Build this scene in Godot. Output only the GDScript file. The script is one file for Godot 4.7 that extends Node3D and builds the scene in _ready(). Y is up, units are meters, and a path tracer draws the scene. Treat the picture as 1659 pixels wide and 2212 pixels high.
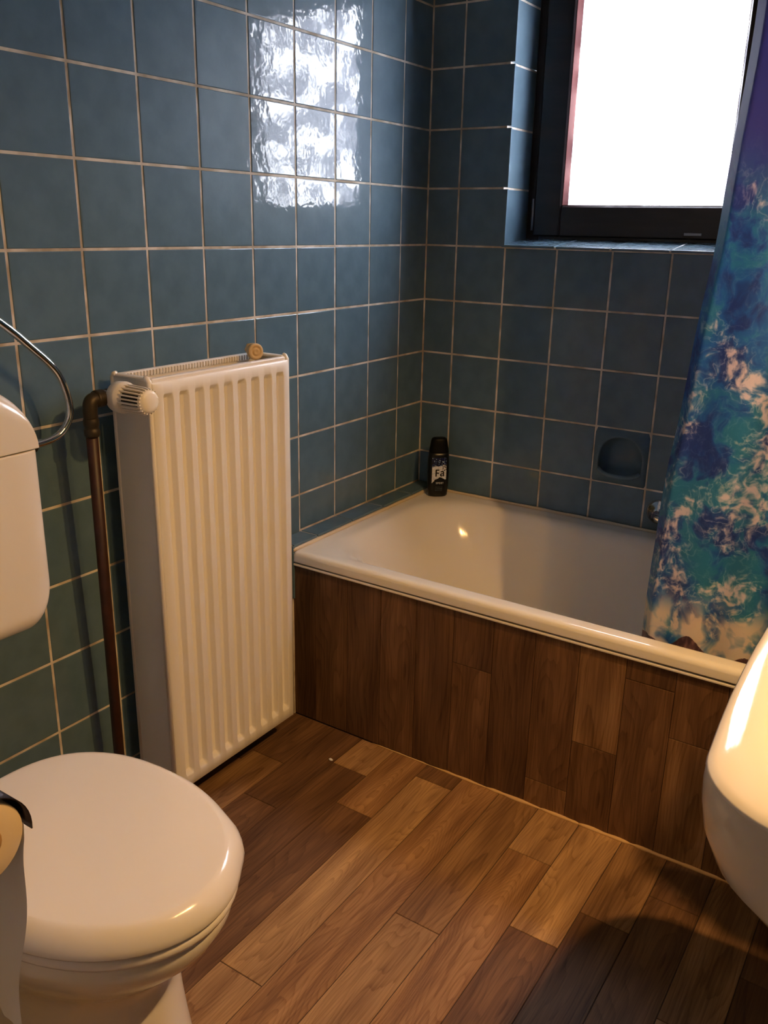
extends Node3D
# Small tiled bathroom: corner of two blue tiled walls, bath with wood-look panel, radiator, toilet, basin edge.
# The room corner is x = 0 (left wall) and z = 0 (window wall); y = 0 is one joint line of the tiling; the floor lies at FLOOR.

const P := 0.152            # tile pitch
const FLOOR := -1.18
const CEIL := 1.216
const RIGHT := 1.75
const FRONT := 2.6
const RIM := -0.72          # top of the bath rim

var M := {}
var tile_cache := {}
var rng := RandomNumberGenerator.new()
var soft := 0               # smoothing group that the next lofted shape takes

# ---------------------------------------------------------------- helpers
func lin(r: float, g: float, b: float) -> Color:
	return Color(r, g, b).linear_to_srgb()

func mat(c: Color, rough := 0.5, metal := 0.0) -> StandardMaterial3D:
	var m := StandardMaterial3D.new()
	m.albedo_color = c
	m.roughness = rough
	m.metallic = metal
	return m

func begin() -> SurfaceTool:
	var st := SurfaceTool.new()
	st.begin(Mesh.PRIMITIVE_TRIANGLES)
	return st

func part(called: String, st: SurfaceTool, m: Material, parent: Node = null) -> MeshInstance3D:
	st.generate_normals()
	return piece(called, st.commit(), m, parent)

func piece(called: String, mesh: Mesh, m: Material, parent: Node = null) -> MeshInstance3D:
	var o := MeshInstance3D.new()
	o.mesh = mesh
	o.name = called
	o.material_override = m
	if parent == null:
		parent = self
	parent.add_child(o, true)
	return o

func thing(called: String, label: String, category: String, at := Vector3.ZERO) -> Node3D:
	var o := Node3D.new()
	o.name = called
	add_child(o, true)
	o.position = at
	return tag(o, label, category)

func tag(o: Node3D, label: String, category: String) -> Node3D:
	o.set_meta("label", label)
	o.set_meta("category", category)
	return o

func structure(o: Node3D, label: String, category: String) -> Node3D:
	o.set_meta("kind", "structure")
	return tag(o, label, category)

func tri(st: SurfaceTool, a: Vector3, b: Vector3, c: Vector3) -> void:
	st.add_vertex(a); st.add_vertex(b); st.add_vertex(c)

# polygon turned so that it faces away from a point inside
func face(st: SurfaceTool, pts: Array, inside: Vector3) -> void:
	var mid := Vector3.ZERO
	for q in pts:
		mid += q
	mid /= pts.size()
	var n: Vector3 = (pts[2] - pts[0]).cross(pts[1] - pts[0])
	if n.dot(mid - inside) < 0:
		pts = pts.duplicate()
		pts.reverse()
	for k in range(1, pts.size() - 1):
		tri(st, pts[0], pts[k], pts[k + 1])

func flat(st: SurfaceTool) -> void:
	st.set_smooth_group(-1)

func smooth(st: SurfaceTool) -> void:
	st.set_smooth_group(soft)

# box with chamfered edges
func cbox(st: SurfaceTool, a: Vector3, b: Vector3, c := 0.002) -> void:
	flat(st)
	var mid := (a + b) / 2.0
	var h := (b - a) / 2.0
	c = minf(c, minf(h.x, minf(h.y, h.z)) * 0.9)
	var corner := {}
	for sx in [-1, 1]:
		for sy in [-1, 1]:
			for sz in [-1, 1]:
				var s := Vector3(sx, sy, sz)
				var list := []
				for ax in 3:
					var v := h - Vector3(c, c, c)
					v[ax] = h[ax]
					list.append(mid + v * s)
				corner[Vector3i(sx, sy, sz)] = list
				face(st, list, mid)
	for ax in 3:
		var u := (ax + 1) % 3
		var w := (ax + 2) % 3
		for s in [-1, 1]:
			var q := []
			for d in [[-1, -1], [1, -1], [1, 1], [-1, 1]]:
				var k := Vector3i.ZERO
				k[ax] = s; k[u] = d[0]; k[w] = d[1]
				q.append(corner[k][ax])
			face(st, q, mid)
		for su in [-1, 1]:
			for sw in [-1, 1]:
				var k0 := Vector3i.ZERO
				var k1 := Vector3i.ZERO
				k0[ax] = -1; k1[ax] = 1
				k0[u] = su; k1[u] = su
				k0[w] = sw; k1[w] = sw
				face(st, [corner[k0][u], corner[k1][u], corner[k1][w], corner[k0][w]], mid)

func box(st: SurfaceTool, a: Vector3, b: Vector3) -> void:
	flat(st)
	var mid := (a + b) / 2.0
	for ax in 3:
		var u := (ax + 1) % 3
		var w := (ax + 2) % 3
		for e in [a, b]:
			var q := []
			for d in [[a, a], [b, a], [b, b], [a, b]]:
				var v := Vector3.ZERO
				v[ax] = e[ax]; v[u] = d[0][u]; v[w] = d[1][w]
				q.append(v)
			face(st, q, mid)

# joins rings of equal length; flip turns the faces round
func loft(st: SurfaceTool, rings: Array, flip := false, cap_a := false, cap_b := false, closed := true) -> void:
	smooth(st)
	var n: int = rings[0].size()
	for k in rings.size() - 1:
		var a: PackedVector3Array = rings[k]
		var b: PackedVector3Array = rings[k + 1]
		for i in (n if closed else n - 1):
			var j := (i + 1) % n
			if flip:
				tri(st, a[i], b[j], a[j]); tri(st, a[i], b[i], b[j])
			else:
				tri(st, a[i], a[j], b[j]); tri(st, a[i], b[j], b[i])
	for e in [[cap_a, rings[0], flip], [cap_b, rings[-1], not flip]]:
		if e[0]:
			var r: PackedVector3Array = e[1]
			var mid := Vector3.ZERO
			for v in r:
				mid += v
			mid /= n
			for i in n:
				if e[2]:
					tri(st, mid, r[i], r[(i + 1) % n])
				else:
					tri(st, mid, r[(i + 1) % n], r[i])

# round bar along a line of points
func tube(st: SurfaceTool, pts: Array, r, sides := 14, caps := true) -> void:
	var rings := []
	var up := Vector3(0.123, 0.9, 0.31).normalized()
	for k in pts.size():
		var d: Vector3 = (pts[mini(k + 1, pts.size() - 1)] - pts[maxi(k - 1, 0)]).normalized()
		var s := d.cross(up).normalized()
		up = s.cross(d).normalized()
		var ring := PackedVector3Array()
		var rad: float = r[k] if r is Array else r
		for i in sides:
			var a := TAU * i / sides
			ring.append(pts[k] + (s * cos(a) + up * sin(a)) * rad)
		rings.append(ring)
	loft(st, rings, true, caps, caps)

func curve(ctrl: Array, n := 8) -> Array:
	var out := []
	for k in ctrl.size() - 1:
		var p0: Vector3 = ctrl[maxi(k - 1, 0)]
		var p1: Vector3 = ctrl[k]
		var p2: Vector3 = ctrl[k + 1]
		var p3: Vector3 = ctrl[mini(k + 2, ctrl.size() - 1)]
		for i in n:
			var t := float(i) / n
			out.append(p1.cubic_interpolate(p2, p0, p3, t))
	out.append(ctrl[-1])
	return out

# profile [[along, radius], ...] turned round an axis
func lathe(st: SurfaceTool, at: Vector3, axis: Vector3, profile: Array, sides := 28) -> void:
	axis = axis.normalized()
	var s := axis.cross(Vector3(0.2, 1, 0.13) if absf(axis.y) < 0.9 else Vector3(1, 0, 0)).normalized()
	var u := s.cross(axis).normalized()
	var rings := []
	for p in profile:
		var ring := PackedVector3Array()
		for i in sides:
			var a := TAU * i / sides
			ring.append(at + axis * p[0] + (s * cos(a) + u * sin(a)) * p[1])
		rings.append(ring)
	loft(st, rings, true, true, true)

# rounded rectangle in the plane y, corner radius r, ne points each corner
func rrect(x0: float, x1: float, z0: float, z1: float, y: float, r: float, ne := 10) -> PackedVector3Array:
	var out := PackedVector3Array()
	var c := [Vector2(x1 - r, z1 - r), Vector2(x0 + r, z1 - r), Vector2(x0 + r, z0 + r), Vector2(x1 - r, z0 + r)]
	for k in 4:
		for i in ne:
			var a := PI / 2 * (k + float(i) / (ne - 1))
			out.append(Vector3(c[k].x + cos(a) * r, y, c[k].y + sin(a) * r))
	return out

# adds n points along each straight side of such a rectangle
func subdivided(r: PackedVector3Array, ne: int, n := 10) -> PackedVector3Array:
	var out := PackedVector3Array()
	for i in r.size():
		out.append(r[i])
		if i % ne == ne - 1:
			for k in n:
				out.append(r[i].lerp(r[(i + 1) % r.size()], float(k + 1) / (n + 1)))
	return out

# egg outline of the toilet: front half ellipse, back half squarer
func egg(xb: float, xm: float, xf: float, zc: float, hw: float, y: float, off := 0.0, back := 2.5, n := 72) -> PackedVector3Array:
	var out := PackedVector3Array()
	for i in n:
		var t := TAU * i / n
		var c := cos(t)
		var s := sin(t)
		var e := 2.0 if c >= 0 else back
		var x := xm + signf(c) * pow(absf(c), 2.0 / e) * ((xf - xm - off) if c >= 0 else (xm - xb - off))
		out.append(Vector3(x, y, zc + signf(s) * pow(absf(s), 2.0 / e) * (hw - off)))
	return out

# ---------------------------------------------------------------- computed textures
func noise(seed_: int, freq: float, kind := FastNoiseLite.TYPE_SIMPLEX_SMOOTH, oct := 3) -> FastNoiseLite:
	var n := FastNoiseLite.new()
	n.seed = seed_
	n.frequency = freq
	n.noise_type = kind
	n.fractal_octaves = oct
	return n

func noise_tex(seed_: int, freq: float, size: int, ramp: Gradient = null, oct := 4) -> NoiseTexture2D:
	var t := NoiseTexture2D.new()
	t.width = size
	t.height = size
	t.seamless = true
	t.noise = noise(seed_, freq, FastNoiseLite.TYPE_SIMPLEX_SMOOTH, oct)
	if ramp:
		t.color_ramp = ramp
	return t

func ramp(stops: Array) -> Gradient:
	var g := Gradient.new()
	var off := PackedFloat32Array()
	var col := PackedColorArray()
	for s in stops:
		off.append(s[0])
		col.append(s[1])
	g.offsets = off
	g.colors = col
	return g

func to_tex(w: int, h: int, data: PackedByteArray) -> ImageTexture:
	return ImageTexture.create_from_image(Image.create_from_data(w, h, false, Image.FORMAT_RGB8, data))

# one printed oak strip: u across (96 mm), v along (1 m)
func wood_texture(k: int, dark: Color, light: Color, cathedral: float) -> ImageTexture:
	var w := 144
	var h := 1200
	var big := noise(100 + k, 1.0, FastNoiseLite.TYPE_SIMPLEX_SMOOTH, 2)
	var fib := noise(200 + k, 1.0, FastNoiseLite.TYPE_SIMPLEX_SMOOTH, 2)
	var tone := noise(300 + k, 1.0, FastNoiseLite.TYPE_SIMPLEX_SMOOTH, 3)
	var data := PackedByteArray()
	data.resize(w * h * 3)
	var at := 0
	for j in h:
		var v := float(j) / h * 10.0
		for i in w:
			var u := float(i) / w
			var field := big.get_noise_2d(u * 0.9 + 3.0, v * 0.20) * (0.45 + 1.1 * cathedral) + u * (1.5 - cathedral * 1.2) + cathedral * 4.0 * (u - 0.5) * (u - 0.5)
			field += 0.035 * tone.get_noise_2d(u * 7.0, v * 0.9)
			var ring := fposmod(field * 5.2, 1.0)
			var line := pow(ring, 3.0) * (1.0 - smoothstep(0.93, 1.0, ring))
			var fine := fib.get_noise_2d(u * 52.0, v * 1.3) * 0.45 + fib.get_noise_2d(u * 17.0, v * 0.35 + 50.0) * 0.55
			var broad := tone.get_noise_2d(u * 1.6 + 20.0, v * 0.22)
			var d := clampf(0.34 + 0.30 * line + 0.34 * fine + 0.42 * broad, 0.0, 1.0)
			var c := light.lerp(dark, d)
			data[at] = int(c.r * 255.0); data[at + 1] = int(c.g * 255.0); data[at + 2] = int(c.b * 255.0)
			at += 3
	return to_tex(w, h, data)

# sea print of the curtain; s runs 0..0.66 m of cloth from the left hem, t is the height in the scene
func sea_texture() -> ImageTexture:
	var w := 640
	var h := 1600
	var warp := noise(41, 1.0, FastNoiseLite.TYPE_SIMPLEX_SMOOTH, 3)
	var web := noise(42, 1.0, FastNoiseLite.TYPE_SIMPLEX_SMOOTH, 4)
	var tone := noise(43, 1.0, FastNoiseLite.TYPE_SIMPLEX_SMOOTH, 4)
	var fizz := noise(44, 1.0, FastNoiseLite.TYPE_SIMPLEX_SMOOTH, 5)
	var deep_blue := Color(0.11, 0.22, 0.46)
	var indigo := Color(0.25, 0.26, 0.52)
	var teal := Color(0.15, 0.46, 0.57)
	var blue := Color(0.11, 0.36, 0.60)
	var foam := Color(0.93, 0.86, 0.82)
	var cream := Color(0.95, 0.85, 0.70)
	var rock := Color(0.26, 0.18, 0.20)
	# foam masses of the print: [s, t, half length, half width, angle, strength]
	var masses := [[0.14, 0.25, 0.10, 0.020, -0.9, 0.55], [0.10, 0.11, 0.07, 0.03, -0.6, 0.35], [0.17, 0.16, 0.05, 0.02, -0.7, 0.5], [0.05, -0.10, 0.03, 0.015, 0.6, 0.5], [0.05, -0.23, 0.06, 0.022, 1.2, 0.7], [0.16, -0.21, 0.12, 0.028, -0.75, 1.0],
		[0.03, -0.30, 0.05, 0.03, 0.8, 0.7], [0.22, -0.33, 0.05, 0.05, 0.3, 0.9], [0.03, -0.42, 0.05, 0.022, 1.3, 0.65], [0.07, -0.49, 0.09, 0.022, 0.9, 0.9], [0.20, -0.43, 0.06, 0.045, -0.9, 0.95], [0.17, -0.50, 0.06, 0.03, -0.6, 0.5], [0.06, -0.57, 0.06, 0.03, 0.9, 0.75], [0.09, -0.61, 0.05, 0.028, -1.1, 0.85],
		[0.20, -0.615, 0.06, 0.028, 0.25, 1.0], [0.04, -0.63, 0.06, 0.022, 0.0, 0.75], [0.10, -0.69, 0.08, 0.025, 0.4, 0.85], [0.19, -0.69, 0.04, 0.05, 1.2, 0.7], [0.25, -0.70, 0.04, 0.07, 0.2, 0.8], [0.36, -0.40, 0.10, 0.05, 0.7, 0.8], [0.45, -0.1, 0.10, 0.05, -0.7, 0.8], [0.5, -0.55, 0.1, 0.06, 0.4, 0.9], [0.34, 0.1, 0.1, 0.03, 0.5, 0.6]]
	var data := PackedByteArray()
	data.resize(w * h * 3)
	var at := 0
	for j in h:
		var t := 0.86 - 1.66 * float(j) / h
		var near := []
		for q in masses:
			if absf(t - q[1]) < 2.6 * maxf(q[2], q[3]):
				near.append([q[0], q[1], cos(q[4]), sin(q[4]), q[2], q[3], q[5]])
		var low := smoothstep(-0.61, -0.69, t)
		var high := smoothstep(0.02, 0.24, t)
		for i in w:
			var s := 0.66 * float(i) / w
			var wx := warp.get_noise_2d(s * 8.0, t * 8.0) * 0.022
			var wy := warp.get_noise_2d(s * 8.0 + 40.0, t * 8.0 + 7.0) * 0.022
			var x := s + wx
			var y := t + wy
			var mass := 0.0
			for q in near:
				var dx: float = x - q[0]
				var dy: float = y - q[1]
				var a: float = (dx * q[2] + dy * q[3]) / q[4]
				var b: float = (dy * q[2] - dx * q[3]) / q[5]
				mass = maxf(mass, q[6] * exp(-(a * a + b * b) * 0.8))
			var k := tone.get_noise_2d(x * 6.0, y * 6.0) + 0.35 * tone.get_noise_2d(x * 30.0, y * 30.0)
			var c := blue.lerp(teal, smoothstep(-0.15, 0.35, k + 0.22 * sin(y * 11.0)))
			c = c.lerp(deep_blue, smoothstep(0.0, 0.45, -k + 0.05))
			c = c.lerp(indigo, high)
			var vein := pow(1.0 - minf(1.0, absf(web.get_noise_2d(x * 22.0, y * 22.0)) * 1.9), 9.0)
			var vein2 := pow(1.0 - minf(1.0, absf(fizz.get_noise_2d(x * 55.0 + 9.0, y * 55.0)) * 1.7), 6.0)
			var body := fizz.get_noise_2d(x * 38.0 + 80.0, y * 38.0) * 0.85 + web.get_noise_2d(x * 70.0, y * 70.0 + 5.0) * 0.22
			var calm := smoothstep(0.30, 0.02, t)
			var f := smoothstep(0.26, 1.05, mass * 0.9 + body * 1.0) * smoothstep(0.05, 0.35, mass)
			f = maxf(f, vein * (0.16 * calm + 0.5 * smoothstep(0.04, 0.4, mass)))
			f = maxf(f, vein2 * (0.10 * calm * smoothstep(-0.1, 0.25, body) + 0.18 * smoothstep(0.10, 0.5, mass)))
			f = maxf(f, low * clampf(0.80 + 1.6 * tone.get_noise_2d(x * 11.0, y * 11.0 + 30.0) + 0.25 * body, 0.0, 1.0))
			c = c.lerp(foam.lerp(cream, low), clampf(f, 0.0, 1.0) * 0.88)
			# dark rocks along the lower hem
			var ridge := -0.762 + 0.042 * exp(-pow((s - 0.135) / 0.034, 2.0)) + 0.018 * exp(-pow((s - 0.035) / 0.035, 2.0)) + 0.03 * sin(s * 33.0) * smoothstep(0.2, 0.3, s)
			if t + wy * 0.25 < ridge:
				c = rock.lerp(Color(0.55, 0.42, 0.38), clampf(0.35 + 1.2 * web.get_noise_2d(x * 60.0, y * 22.0), 0.0, 1.0))
			data[at] = int(clampf(c.r, 0, 1) * 255.0); data[at + 1] = int(clampf(c.g, 0, 1) * 255.0); data[at + 2] = int(clampf(c.b, 0, 1) * 255.0)
			at += 3
	return to_tex(w, h, data)

func materials() -> void:
	# glazed blue tiles in four close firings
	var bump := noise_tex(5, 0.016, 512, null, 3)
	var cloud := noise_tex(6, 0.008, 512, ramp([[0.25, Color(0.94, 0.95, 0.955)], [0.75, Color(1, 1, 1)]]), 5)
	M.tiles = []
	for c in [Color(0.338, 0.435, 0.490), Color(0.331, 0.429, 0.486), Color(0.344, 0.439, 0.490), Color(0.335, 0.435, 0.496)]:
		var m := mat(c, 0.06)
		m.metallic_specular = 0.34
		m.clearcoat_enabled = true
		m.clearcoat = 0.4
		m.clearcoat_roughness = 0.45
		m.albedo_texture = cloud
		m.uv1_triplanar = true
		m.uv1_world_triplanar = true
		m.uv1_scale = Vector3(3.1, 3.1, 3.1)
		m.heightmap_enabled = true
		m.heightmap_texture = bump
		m.heightmap_scale = 0.03
		M.tiles.append(m)
	M.grout = mat(Color(0.84, 0.81, 0.76), 0.9)
	M.grout.albedo_texture = noise_tex(8, 0.02, 256, ramp([[0.2, Color(0.78, 0.74, 0.68)], [0.7, Color(1, 1, 1)]]), 4)
	M.grout.uv1_triplanar = true
	M.grout.uv1_world_triplanar = true
	M.grout.uv1_scale = Vector3(2, 2, 2)
	M.plaster = mat(Color(0.80, 0.79, 0.77), 0.9)
	M.wood = []
	var tones := [[Color(0.33, 0.225, 0.135), Color(0.63, 0.485, 0.325), 0.1], [Color(0.42, 0.30, 0.19), Color(0.76, 0.61, 0.425), 0.8], [Color(0.27, 0.18, 0.115), Color(0.53, 0.395, 0.265), 0.3], [Color(0.37, 0.25, 0.155), Color(0.69, 0.53, 0.355), 1.0], [Color(0.23, 0.15, 0.10), Color(0.47, 0.345, 0.23), 0.0], [Color(0.39, 0.275, 0.175), Color(0.70, 0.555, 0.385), 0.55]]
	for k in tones.size():
		var m := mat(Color.WHITE, 0.6)
		m.metallic_specular = 0.35
		m.albedo_texture = wood_texture(k, tones[k][0], tones[k][1], tones[k][2])
		M.wood.append(m)
	M.joint = mat(Color(0.20, 0.13, 0.08), 0.8)
	M.enamel = mat(Color(0.90, 0.88, 0.84), 0.12)
	M.ceramic = mat(Color(0.90, 0.885, 0.86), 0.10)
	M.seat_plastic = mat(Color(0.89, 0.875, 0.86), 0.16)
	M.cistern_plastic = mat(Color(0.88, 0.86, 0.83), 0.18)
	M.paint = mat(Color(0.90, 0.885, 0.86), 0.32)
	M.fin = mat(Color(0.55, 0.55, 0.54), 0.6)
	M.chrome = mat(Color(0.86, 0.85, 0.83), 0.08, 1.0)
	M.brass = mat(Color(0.26, 0.23, 0.19), 0.5, 0.7)
	M.copper_paint = mat(Color(0.24, 0.11, 0.06), 0.5)
	M.copper_paint.albedo_texture = noise_tex(12, 0.03, 256, ramp([[0.2, Color(0.75, 0.72, 0.7)], [0.8, Color(1, 1, 1)]]), 4)
	M.copper_paint.uv1_triplanar = true
	M.copper_paint.uv1_scale = Vector3(3, 3, 3)
	M.trv = mat(Color(0.90, 0.88, 0.84), 0.35)
	M.cap_beige = mat(Color(0.80, 0.68, 0.50), 0.5)
	M.dark = mat(Color(0.03, 0.03, 0.03), 0.8)
	M.frame = mat(Color(0.135, 0.085, 0.085), 0.32)
	M.frame.albedo_texture = noise_tex(14, 0.02, 256, ramp([[0.2, Color(0.7, 0.66, 0.64)], [0.8, Color(1, 1, 1)]]), 4)
	M.frame.uv1_triplanar = true
	M.frame.uv1_scale = Vector3(1.0, 6.0, 6.0)
	M.bead = mat(Color(0.30, 0.17, 0.16), 0.8)
	M.bead.metallic_specular = 0.15
	M.steel = mat(Color(0.55, 0.54, 0.55), 0.35, 0.9)
	M.sealant = mat(Color(0.80, 0.74, 0.63), 0.5)
	M.sealant_old = mat(Color(0.80, 0.66, 0.45), 0.6)
	M.paper = mat(Color(0.84, 0.84, 0.85), 0.95)
	M.roll_paper = mat(Color(0.86, 0.78, 0.66), 0.95)
	M.cardboard = mat(Color(0.70, 0.55, 0.36), 0.9)
	M.holder = mat(Color(0.30, 0.27, 0.27), 0.28, 0.9)
	M.bottle = mat(Color(0.010, 0.013, 0.028), 0.34)
	M.cap_black = mat(Color(0.010, 0.010, 0.012), 0.5)
	M.cap_black.metallic_specular = 0.3
	# patterned frosted pane: the figure of the glass lets more or less sky through
	var g := StandardMaterial3D.new()
	g.albedo_color = Color(1, 1, 1, 1)
	g.albedo_texture = noise_tex(21, 0.011, 512, ramp([[0.25, Color(0.90, 0.90, 0.95, 0.2)], [0.45, Color(0.92, 0.92, 0.96, 0.48)], [0.53, Color(0.94, 0.94, 0.97, 0.88)], [0.75, Color(0.95, 0.95, 0.98, 0.97)]]), 5)
	g.transparency = BaseMaterial3D.TRANSPARENCY_ALPHA
	g.roughness = 0.4
	g.uv1_triplanar = true
	g.uv1_scale = Vector3(1.7, 1.7, 1.7)
	g.backlight_enabled = true
	g.backlight = Color(1, 1, 1)
	M.glass = g

# ---------------------------------------------------------------- tiles
# tile mesh in the plane z = 0, facing +z, with a soft edge
func tile_mesh(w: float, h: float) -> ArrayMesh:
	var key := Vector2i(roundi(w * 2000), roundi(h * 2000))
	if tile_cache.has(key):
		return tile_cache[key]
	var st := begin()
	smooth(st)
	var rings := []
	for q in [[0.0, -0.006], [0.0, -0.0011], [0.0005, -0.0004], [0.0016, 0.0]]:
		var x: float = w / 2 - q[0]
		var y: float = h / 2 - q[0]
		rings.append(PackedVector3Array([Vector3(-x, -y, q[1]), Vector3(x, -y, q[1]), Vector3(x, y, q[1]), Vector3(-x, y, q[1])]))
	for k in 3:
		for i in 4:
			flat(st)
			face(st, [rings[k][i], rings[k][(i + 1) % 4], rings[k + 1][(i + 1) % 4], rings[k + 1][i]], Vector3(0, 0, -0.02))
	face(st, Array(rings[3]), Vector3(0, 0, -0.02))
	st.generate_normals()
	tile_cache[key] = st.commit()
	return tile_cache[key]

# a tile between two corners on a plane; right, up and outward give the plane
func tile(parent: Node3D, a: Vector3, right: Vector3, up: Vector3, w: float, h: float, joint := 0.0052) -> void:
	if w < 0.012 or h < 0.012:
		return
	var o := piece("tile", tile_mesh(w - joint, h - joint), M.tiles[rng.randi() % 4], parent)
	var out := right.cross(up)
	var tilt := Basis(right, rng.randf_range(-0.0013, 0.0013)) * Basis(up, rng.randf_range(-0.0013, 0.0013))
	o.transform = Transform3D(tilt * Basis(right, up, out), a + right * w / 2 + up * h / 2 + out * rng.randf_range(-0.0003, 0.0002))

func lines(from: float, first: float, to: float, pitch := P) -> Array:
	var out := [from]
	var v := first
	while v < to - 0.004:
		if v > from + 0.004:
			out.append(v)
		v += pitch
	out.append(to)
	return out

# slab cut round rectangular holes given in (u, v); u runs along right, v along up
func slab(called: String, m: Material, origin: Vector3, right: Vector3, up: Vector3, w: float, h: float, thick: float, holes := []) -> MeshInstance3D:
	var us := [0.0, w]
	var vs := [0.0, h]
	for q in holes:
		us.append_array([q.position.x, q.end.x])
		vs.append_array([q.position.y, q.end.y])
	us.sort()
	vs.sort()
	var st := begin()
	var out := right.cross(up)
	for i in us.size() - 1:
		for j in vs.size() - 1:
			if us[i + 1] - us[i] < 1e-5 or vs[j + 1] - vs[j] < 1e-5:
				continue
			var c := Vector2((us[i] + us[i + 1]) / 2, (vs[j] + vs[j + 1]) / 2)
			var open := false
			for q in holes:
				open = open or q.has_point(c)
			if open:
				continue
			var p0: Vector3 = origin + right * us[i] + up * vs[j]
			var p1: Vector3 = origin + right * us[i + 1] + up * vs[j + 1] - out * thick
			box(st, p0.min(p1), p0.max(p1))
	return part(called, st, m)

const WX0 := 0.2365
const WX1 := 0.859
const WY0 := 0.004
const WY1 := 0.79
const B1 := 0.0989          # first joint on the window wall
const L1 := 0.1364          # first joint on the left wall

func shell() -> void:
	var g := 0.0013         # joints lie this much below the tile faces
	var X := Vector3.RIGHT
	var Y := Vector3.UP
	var Z := Vector3.BACK
	var H := CEIL - FLOOR
	# left wall
	var wl := slab("wall_left", M.grout, Vector3(-g, FLOOR, FRONT), -Z, Y, FRONT + 0.3, H, 0.12)
	structure(wl, "wall of square blue glazed tiles behind radiator and cistern", "wall")
	var rows := lines(FLOOR, -7 * P, CEIL)
	var cols := lines(0.0, L1, 1.925)
	for i in cols.size() - 1:
		for j in rows.size() - 1:
			var y0: float = rows[j]
			if cols[i + 1] < 0.70:
				if rows[j + 1] < -0.70:
					continue
				y0 = maxf(y0, -0.705)
			tile(wl, Vector3(0, y0, cols[i + 1]), -Z, Y, cols[i + 1] - cols[i], rows[j + 1] - y0)
	# window wall
	var niche := Rect2(0.06 + B1 + 3 * P + 0.006, -4 * P - FLOOR + 0.012, P - 0.012, P - 0.02)
	var wb := slab("wall_back", M.grout, Vector3(-0.06, FLOOR, -g), X, Y, RIGHT + 0.12, H, 0.30, [Rect2(0.06 + WX0 - g, WY0 - FLOOR, WX1 - WX0 + 2 * g, WY1 - WY0 + g), niche])
	structure(wb, "wall of square blue glazed tiles with window and soap recess above the bath", "wall")
	cols = lines(0.0, B1, RIGHT)
	rows = lines(RIM, -4 * P, CEIL)
	for i in cols.size() - 1:
		for j in rows.size() - 1:
			var x0: float = cols[i]
			var x1: float = cols[i + 1]
			var y0: float = rows[j]
			var y1: float = rows[j + 1]
			if x0 < WX1 - 0.01 and x1 > WX0 + 0.03 and y0 > -0.01 and y1 < WY1 + 0.1:
				# beside or above the opening
				if x0 < WX0:
					x1 = WX0
				elif y1 > WY1 + 0.02 and y0 < WY1:
					y0 = WY1
				elif y0 < WY1:
					continue
			if absf(x0 - (B1 + 3 * P)) < 0.01 and absf(y0 + 4 * P) < 0.01:
				soap_dish(wb, x0, y0)
				continue
			tile(wb, Vector3(x0, y0, 0), X, Y, x1 - x0, y1 - y0)
	# reveal and sill tiles
	var depth := 0.165
	rows = lines(WY0, P, WY1)
	for j in rows.size() - 1:
		tile(wb, Vector3(WX0 + 0.0, rows[j], 0.0), -Z, Y, depth, rows[j + 1] - rows[j])
		tile(wb, Vector3(WX1, rows[j], -depth), Z, Y, depth, rows[j + 1] - rows[j])
	cols = lines(WX0, B1 + P + 0.145, WX1)
	for i in cols.size() - 1:
		tile(wb, Vector3(cols[i], WY0 + 0.002, 0.002), X, Vector3(0, 0.018, -depth).normalized(), cols[i + 1] - cols[i], depth)
		tile(wb, Vector3(cols[i], WY1, -depth), X, Z, cols[i + 1] - cols[i], depth)
	# right wall, tiled the same way
	var wr := slab("wall_right", M.grout, Vector3(RIGHT + g, FLOOR, -0.3), Z, Y, FRONT + 0.3, H, 0.12)
	structure(wr, "blue tiled wall that carries the washbasin", "wall")
	rows = lines(FLOOR, -7 * P, CEIL)
	cols = lines(0.0, L1, FRONT)
	for i in cols.size() - 1:
		for j in rows.size() - 1:
			if cols[i + 1] < 0.70 and rows[j + 1] < -0.70:
				continue
			tile(wr, Vector3(RIGHT, rows[j], cols[i]), Z, Y, cols[i + 1] - cols[i], rows[j + 1] - rows[j])
	# wall behind the camera and the short partition beside the toilet
	var wf := slab("wall_front", M.plaster, Vector3(RIGHT + 0.06, FLOOR, FRONT), -X, Y, RIGHT + 0.12, H, 0.12)
	structure(wf, "plain plastered wall opposite the window", "wall")
	var st := begin()
	box(st, Vector3(0, FLOOR, 1.925), Vector3(0.665, CEIL, 2.03))
	var wp := part("wall_partition", st, M.plaster)
	structure(wp, "short plastered partition beside the toilet", "wall")
	# ceiling
	st = begin()
	box(st, Vector3(-0.12, CEIL, -0.3), Vector3(RIGHT + 0.12, CEIL + 0.1, FRONT + 0.12))
	structure(part("ceiling", st, M.plaster), "plain pale ceiling", "ceiling")
	# floor: dark joint bed with printed strips
	st = begin()
	box(st, Vector3(-0.12, FLOOR - 0.1, -0.3), Vector3(RIGHT + 0.12, FLOOR - 0.0012, FRONT + 0.12))
	var fl := part("floor", st, M.joint)
	structure(fl, "wood-look strip floor in warm brown oak tones", "floor")
	var fixed := {2: [0.809], 3: [0.928], 4: [0.741, 1.40], 6: [1.13], 7: [0.844], 8: [1.037], 1: [1.02], 5: [1.52], 9: [0.93], 0: [0.88]}
	var look := {2: [5, 4], 3: [3, 2], 4: [2, 1, 5], 5: [3, 1], 6: [0, 5], 7: [5, 3], 8: [1, 2], 1: [4, 2], 9: [0, 4], 0: [2, 0], -1: [4, 2]}
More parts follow.
